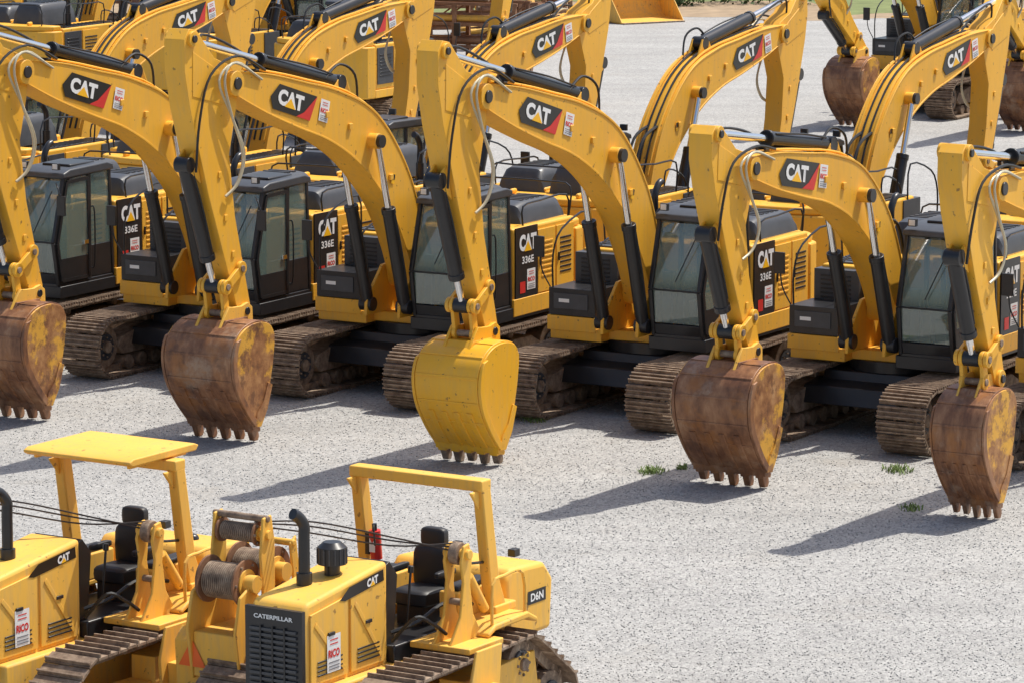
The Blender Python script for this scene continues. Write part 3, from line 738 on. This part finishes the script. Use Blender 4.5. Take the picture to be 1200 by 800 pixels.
    mb = MB(); mb.cyl((.9, -.9, 1.75), (.9, -.55, 1.75), .13, mat=YEL2, n=20); mb.cyl((.9, -.55, 1.75), (.9, -.48, 1.75), .08, mat=BLK, n=16); mb.obj("winch_motor", wf, .012)
    mb = MB(); mb.cyl((1.5, -.93, 1.7), (1.5, -.6, 1.7), .15, mat=YEL2, n=20); mb.cyl((1.5, -.6, 1.7), (1.5, -.5, 1.7), .1, mat=BLK, n=16); mb.obj("winch_motor", wf, .012)
    mb = MB(); mb.poly([(-.19, -.13), (.19, -.13), (0, .19)], (1.965, -1.55, 1.22), (0, 1, 0), (0, 0, 1), ORG); mb.obj("warning_triangle", wf)
    # boom bracket on the left side, above the track
    mb = MB()
    pl = [(-.08, 1.36), (.6, 1.36), (.38, 1.66), (.32, 2.05), (.37, 2.28), (.31, 2.46), (.2, 2.48), (.14, 2.3), (.18, 2.0), (.12, 1.66)]
    for y in (.78, 1.0): mb.prism(pl, y, y+.035, YEL2)
    mb.cyl((.25, .74, 2.36), (.25, 1.08, 2.36), .06, mat=YEL2, n=20); mb.cyl((.25, .85, 2.36), (.25, .96, 2.36), .13, mat=TRK, n=24)
    mb.cyl((.25, .78, 1.8), (.25, 1.03, 1.8), .04, mat=TRK)
    mb.box(-.1, .62, .5, 1.3, 1.3, 1.37, YEL2)
    pl = [(.2, .45), (.7, .45), (.75, 1.0), (.62, 1.36), (.1, 1.36)]
    mb.prism(pl, 1.37, 1.41, YEL2)
    mb.prism([(.3, .7), (.6, .7), (.62, .95), (.3, .95)], 1.41, 1.55, YEL2); mb.cyl((.45, 1.4, .82), (.45, 1.62, .82), .08, mat=TRK)
    mb.obj("boom_bracket", R, .012)
    mb = MB(); mb.cyl((-.35, .88, 1.6), (.02, .9, 2.05), .06, mat=YEL2); mb.cyl((.02, .9, 2.05), (.22, .91, 2.32), .03, mat=CHR)
    mb.obj("lift_cylinder", R)
    for k, dz in enumerate((0, .12, .2)):
        tube_obj("hoist_cable", R, [(1.42-k*.1, -1.2, 2.66), (1.15-k*.06, -.5, 2.6+dz*.5), (.7, .3, 2.46+dz*.5), (.27, .9, 2.48-k*.05)], .01, CBL, 6)
    for pts, r_ in (([(.85, .4, 1.5), (.6, .6, 1.6), (.2, .7, 1.75), (-.3, .75, 1.65)], .025), ([(.85, .42, 1.4), (.8, .7, 1.7), (.6, .8, 1.6), (.4, .85, 1.45)], .022),
                ([(.85, -.42, 1.4), (.9, -.7, 1.7), (.95, -.9, 1.6), (.95, -1.0, 1.5)], .022), ([(-.9, .6, 1.9), (-.5, .8, 2.1), (0, .9, 2.2), (.2, .9, 2.3)], .018),
                ([(1.5, -.55, 1.75), (1.3, -.5, 2.0), (1.1, -.6, 1.9), (.95, -.8, 1.6)], .018), ([(.9, -.5, 1.75), (.8, -.45, 2.0), (.6, -.5, 1.8), (.4, -.5, 1.4)], .018)):
        tube_obj("hydraulic_hose", R, pts, r_, HOSE, 6)
    tube_obj("handrail", R, [(-.1, 1.15, 1.42), (-.1, 1.15, 1.95), (-.35, 1.15, 2.02), (-.75, 1.15, 1.98), (-.8, 1.15, 1.45)], .02, YEL2, 8, 3)
    return R

HD = 238
d2 = dozer("weathered yellow pipelayer with open roll bar on gravel", False); place(d2, -1.25, 46.4, HD)
d1 = dozer("weathered yellow pipelayer with flat canopy roof on gravel", True); place(d1, -4.82, 47.6, HD)

# ------------------------------------------------------------------ ground
m, nt, b = newmat("gravel")
N = nt.nodes; L = nt.links
tc = N.new("ShaderNodeTexCoord")
def vor(scale):
    vo = N.new("ShaderNodeTexVoronoi"); vo.inputs["Scale"].default_value = scale; L.new(tc.outputs["Object"], vo.inputs["Vector"])
    w_ = N.new("ShaderNodeRGBToBW"); L.new(vo.outputs["Color"], w_.inputs[0]); return vo, w_
vo, bw1 = vor(32); vo2, bw2 = vor(13)
mxx = N.new("ShaderNodeMix"); mxx.data_type = 'FLOAT'; mxx.inputs[0].default_value = .2; L.new(bw1.outputs[0], mxx.inputs[2]); L.new(bw2.outputs[0], mxx.inputs[3])
r = N.new("ShaderNodeValToRGB"); r.color_ramp.elements[0].position = .2; r.color_ramp.elements[0].color = (.25, .247, .24, 1)
r.color_ramp.elements[1].position = .8; r.color_ramp.elements[1].color = (.445, .438, .42, 1)
L.new(mxx.outputs[0], r.inputs[0])
n1 = N.new("ShaderNodeTexNoise"); n1.inputs["Scale"].default_value = .35; n1.inputs["Detail"].default_value = 8; n1.inputs["Roughness"].default_value = .6; L.new(tc.outputs["Object"], n1.inputs["Vector"])
mp = N.new("ShaderNodeMapping"); mp.inputs["Scale"].default_value = (.1, 1.3, 1); mp.inputs["Rotation"].default_value = (0, 0, math.radians(24)); L.new(tc.outputs["Object"], mp.inputs[0])
n2 = N.new("ShaderNodeTexNoise"); n2.inputs["Scale"].default_value = 1.0; n2.inputs["Detail"].default_value = 5; L.new(mp.outputs[0], n2.inputs["Vector"])
ad = N.new("ShaderNodeMath"); ad.operation = 'ADD'; L.new(n1.outputs["Fac"], ad.inputs[0]); L.new(n2.outputs["Fac"], ad.inputs[1])
mr = N.new("ShaderNodeMapRange"); mr.inputs[1].default_value = .7; mr.inputs[2].default_value = 1.3; mr.inputs[3].default_value = .88; mr.inputs[4].default_value = 1.1
L.new(ad.outputs[0], mr.inputs[0])
sc = N.new("ShaderNodeVectorMath"); sc.operation = 'SCALE'; L.new(r.outputs[0], sc.inputs[0]); L.new(mr.outputs[0], sc.inputs[3])
n4 = N.new("ShaderNodeTexNoise"); n4.inputs["Scale"].default_value = .5; n4.inputs["Detail"].default_value = 9; n4.inputs["Roughness"].default_value = .7; L.new(tc.outputs["Object"], n4.inputs["Vector"])
mr4 = N.new("ShaderNodeMapRange"); mr4.inputs[1].default_value = .56; mr4.inputs[2].default_value = .74; mr4.inputs[4].default_value = .45; L.new(n4.outputs["Fac"], mr4.inputs[0])
mb4 = N.new("ShaderNodeMix"); mb4.data_type = 'RGBA'; L.new(mr4.outputs[0], mb4.inputs[0]); L.new(sc.outputs[0], mb4.inputs[6]); mb4.inputs[7].default_value = (.30, .27, .225, 1)
L.new(mb4.outputs[2], b.inputs["Base Color"]); b.inputs["Roughness"].default_value = .95
bp = N.new("ShaderNodeBump"); bp.inputs["Strength"].default_value = .35; bp.inputs["Distance"].default_value = .02
L.new(vo.outputs["Distance"], bp.inputs["Height"]); bp.invert = True; L.new(bp.outputs[0], b.inputs["Normal"])
GRAVEL = m
def sheet(name, pts, z, mat, label):
    mb = MB(); mb.add([(x, y, z) for x, y in pts], [tuple(range(len(pts)))], mat, True)
    o = mb.obj(name, None); o["kind"] = "structure"; o["label"] = label; o["category"] = name.split("_")[0]; return o
sheet("gravel_ground", [(-600, -300), (600, -300), (600, 1500), (-600, 1500)], 0, GRAVEL, "pale grey crushed gravel yard with tyre marks")
m, nt, b = newmat("crushed_stone"); N = nt.nodes; L = nt.links
ge = N.new("ShaderNodeNewGeometry"); r = N.new("ShaderNodeValToRGB"); r.color_ramp.elements[0].color = (.30, .297, .29, 1); r.color_ramp.elements[1].color = (.50, .49, .475, 1)
L.new(ge.outputs["Random Per Island"], r.inputs[0]); L.new(r.outputs[0], b.inputs["Base Color"]); b.inputs["Roughness"].default_value = .9
rng = np.random.default_rng(3)
NS = 110000
Yp = 42+(82-42)*rng.random(NS)**1.25; Xp = (rng.random(NS)*2-1)*(Yp*.128+.8)
base = np.array([(1, 0, 0), (-1, 0, 0), (0, 1, 0), (0, -1, 0), (0, 0, 1), (0, 0, -1)], float)
tri = np.array([(0, 2, 4), (2, 1, 4), (1, 3, 4), (3, 0, 4), (2, 0, 5), (1, 2, 5), (3, 1, 5), (0, 3, 5)])
rad = .007+.012*rng.random(NS)**1.8
V = base[None]*(.65+.5*rng.random((NS, 6, 1)))*rad[:, None, None]
V[:, :, 2] *= .7; V += (rng.random((NS, 6, 3))-.5)*rad[:, None, None]*.5
th = rng.random(NS)*6.283; cs, sn = np.cos(th)[:, None], np.sin(th)[:, None]
VX = V[:, :, 0]*cs-V[:, :, 1]*sn+Xp[:, None]; VY = V[:, :, 0]*sn+V[:, :, 1]*cs+Yp[:, None]; VZ = V[:, :, 2]+(rad*.3)[:, None]
co_ = np.stack([VX, VY, VZ], -1).reshape(-1, 3)
F = (tri[None]+(np.arange(NS)*6)[:, None, None]).reshape(-1, 3)
me = bpy.data.meshes.new("gravel_stones"); me.vertices.add(len(co_)); me.vertices.foreach_set("co", co_.ravel())
me.loops.add(F.size); me.loops.foreach_set("vertex_index", F.ravel().astype(np.int32)); me.polygons.add(len(F))
me.polygons.foreach_set("loop_start", np.arange(0, F.size, 3, dtype=np.int32)); me.update(calc_edges=True); me.materials.append(m)
o = bpy.data.objects.new("gravel_stones", me); COL.objects.link(o); o["kind"] = "stuff"; o["label"] = "loose grey crushed stones scattered over the yard"; o["category"] = "gravel"

DIRT = simple("dry_dirt", (.33, .24, .15), .95, var=.5, scale=1.6, bump=.5)
GRASS = simple("green_grass", (.17, .2, .07), .95, var=.5, scale=1.2, bump=.5)
def edge(f, amp, step=2.0):
    return [(x, f(x)+random.uniform(-amp, amp)) for x in [(-600+i*20) for i in range(28)]+[-40+i*step for i in range(int(80/step))]+[(60+i*20) for i in range(28)]]
sheet("dirt_strip", edge(lambda x: 145.5, .9, 1.0)+[(600, 400), (-600, 400)], .004, DIRT, "bare brown dirt strip beyond the gravel")
sheet("grass_field", edge(lambda x: 147.5 if (11 < x < 16 or -4 < x < 2) else 153.5, .8, 1.0)+[(600, 1400), (-600, 1400)], .008, GRASS, "green grass field behind the yard")

WEED = simple("weed_leaf", (.17, .24, .07), .8, var=.4, scale=5)
def weed(x, y, r, n):
    mb = MB()
    for k in range(n):
        a = random.uniform(0, 2*math.pi); q = r*math.sqrt(random.random())*random.random()**.3; px, py = q*math.cos(a)*1.1, q*math.sin(a)*1.6
        h = random.uniform(.03, .09); d = random.uniform(0, 2*math.pi); w = random.uniform(.005, .013)
        lx, ly = math.cos(d)*h*.8, math.sin(d)*h*.8; wx, wy = -math.sin(d)*w, math.cos(d)*w
        mb.add([(px-wx, py-wy, 0), (px+wx, py+wy, 0), (px+lx*.6+wx, py+ly*.6+wy, h*.7), (px+lx, py+ly, h), (px+lx*.6-wx, py+ly*.6-wy, h*.7)], [(0, 1, 2, 3, 4)], WEED, True)
    o = mb.obj("weed", None); o.location = (x, y, .002)
    o["label"] = "small green weed tuft growing through gravel"; o["category"] = "plant"; o["group"] = "weeds in the gravel"
def gp(u, v):
    t = 60071/(v+390); return t*(u-600)/4860, t*(.98704+(400-v)/4860*.16045)
for u, v, r, n in ((626, 491, .26, 170), (765, 553, .24, 160), (800, 549, .1, 50), (1052, 551, .24, 150), (1067, 596, .18, 80)):
    x, y = gp(u, v); weed(x, y, r, n)

LEAF = simple("bush_leaf", (.06, .10, .03), .8, var=.5, scale=3)
for i, (x, y, r) in enumerate(((6.2, 151.5, .9), (8.3, 152.5, 1.2), (10.2, 151.8, .8), (4.0, 153, 1.0))):
    mb = MB()
    for k in range(500):
        v = Vector((random.gauss(0, 1), random.gauss(0, 1), random.gauss(0, 1))).normalized()*r*random.uniform(.5, 1)*(1+.25*math.sin(k*.7))
        c_ = Vector((v.x*1.3, v.y, max(.02, v.z*.6+r*.5))); q = Vector((random.gauss(0, 1), random.gauss(0, 1), random.gauss(0, 1))).normalized()
        p_ = q.orthogonal().normalized(); s_ = random.uniform(.05, .13)
        mb.add([c_-p_*s_, c_+q.cross(p_)*s_*.6, c_+p_*s_, c_-q.cross(p_)*s_*.6], [(0, 1, 2, 3)], LEAF, True)
    o = mb.obj("bush", None); o.location = (x, y, 0); o["label"] = "low dark green bush at the yard edge"; o["category"] = "bush"; o["group"] = "bushes along the dirt strip"

def rack(x, y, ang, w, label):
    R = root("steel_rack", label, "rack", "rusty racks of steel parts")
    mb = MB()
    for sx in (-w/2, 0, w/2):
        for sy in (-.6, .6): mb.box(sx-.06, sx+.06, sy-.06, sy+.06, 0, 1.8, OLDR)
    for z in (.4, 1.1, 1.74):
        for sy in (-.6, .6): mb.box(-w/2-.1, w/2+.1, sy-.05, sy+.05, z, z+.1, OLDR)
    for sx in (-w/2, 0): mb.bar((sx, .62, .4), (sx+w/2, .62, 1.74), .05, .05, OLDR)
    mb.obj("rack_frame", R, .01)
    for z in (.5, 1.2, 1.84):
        for k in range(5):
            mb = MB(); yy = -.45+k*.22; l = random.uniform(.3, .52)*w; t = random.uniform(-.12, .12)
            mb.cyl((-l, yy-t, z+.1), (l*.9, yy+t, z+.1+abs(t)), .09, mat=random.choice((OLDR, TRK, YEL2, YEL2, OLDR)), n=12); mb.obj("steel_pipe", R)
    place(R, x, y, ang)
for a in ((-1.6, 130.5, -20, 4.0), (.0, 134.5, 24, 3.6), (-2.8, 137, 12, 4), (.2, 139.5, -35, 3)): rack(*a, "rusty steel rack loaded with pipes")
rack(-16.5, 141, 10, 5, "rusty steel rack loaded with pipes"); rack(-12.8, 139, -25, 4, "rusty steel rack loaded with pipes")
R = root("loader_bucket", "unused yellow loader bucket lying on gravel", "loader bucket")
mb = MB(); pr = [(1.2, .03, .06), (.5, .05, .06), (-.1, .15, .06), (-.4, .6, .06), (-.3, 1.1, .06), (.15, 1.35, .06)]
u_, d_ = ribbon(pr, 6); mb.prism(u_+d_[::-1], -1.25, 1.25, YEL2)
sd_ = [(p[0], p[1]) for p in catmull([q[:2] for q in pr], 6)]
for y in (-1.27, 1.23): mb.prism(sd_+[(.5, .8)], y, y+.04, YEL2)
mb.box(1.1, 1.3, -1.25, 1.25, .0, .05, TRK); mb.obj("bucket_shell", R, .01)
for y in (-.6, .6):
    mb = MB(); mb.prism([(-.35, .35), (-.8, .5), (-.75, .9), (-.38, 1.0)], y-.05, y+.05, YEL2); mb.obj("mounting_bracket", R, .01)
place(R, 4.3, 144.8, 300)
R = root("flatbed_trailer", "old brown flatbed trailer parked on gravel", "trailer")
mb = MB(); mb.box(-4, 4, -1.2, 1.2, 1.0, 1.15, OLDR); mb.box(-4, 4, -.5, -.35, .75, 1.0, OLDR); mb.box(-4, 4, .35, .5, .75, 1.0, OLDR)
mb.box(-4, 4, -1.22, -1.16, 1.15, 1.7, OLDR); mb.box(-4, 4, 1.16, 1.22, 1.15, 1.7, OLDR); mb.box(-4, -3.94, -1.16, 1.16, 1.15, 1.7, OLDR)
for k in range(9): mb.box(-3.95+k*.97, -3.85+k*.97, -1.28, -1.22, 1.0, 1.7, OLDR)
mb.obj("trailer_bed", R, .01)
for x in (-3, -1.8, 2.8):
    for y in (-1.0, 1.0):
        mb = MB(); mb.cyl((x, y-.14, .5), (x, y+.14, .5), .5, mat=HOSE, n=28); mb.cyl((x, y-.15, .5), (x, y+.15, .5), .25, mat=GRY, n=20); mb.obj("wheel", R, .02)
place(R, -17.5, 134.5, -15)

# ------------------------------------------------------------------ light, world, camera
w = bpy.data.worlds.new("World"); S.world = w; w.use_nodes = True
wn = w.node_tree.nodes; wl = w.node_tree.links
sky = wn.new("ShaderNodeTexSky"); sky.sky_type = 'NISHITA'; sky.sun_disc = False
sd = Vector((.84, .54, 0)).normalized()
EL = math.radians(62)
sky.sun_elevation = EL; sky.sun_rotation = math.atan2(sd.x, sd.y); sky.dust_density = 3.0; sky.air_density = 1.0
bg = wn["Background"]; wl.new(sky.outputs[0], bg.inputs[0]); bg.inputs[1].default_value = .15
sl = bpy.data.lights.new("sun", 'SUN'); sl.energy = 4.9; sl.angle = math.radians(.5); sl.color = (1, .95, .86)
so = bpy.data.objects.new("sun", sl); COL.objects.link(so)
dv = -Vector((sd.x*math.cos(EL), sd.y*math.cos(EL), math.sin(EL)))
so.rotation_euler = dv.to_track_quat('-Z', 'Y').to_euler(); so.location = (20, 40, 60)
cam = bpy.data.cameras.new("camera"); co = bpy.data.objects.new("camera", cam); COL.objects.link(co)
cam.sensor_width = 36; cam.lens = 145.8; cam.clip_start = .5; cam.clip_end = 3000
co.location = (0, 0, 12.2); co.rotation_euler = (math.radians(90-9.233), 0, 0)
S.camera = co
S.view_settings.view_transform = 'Standard'; S.view_settings.look = 'None'; S.view_settings.exposure = 0
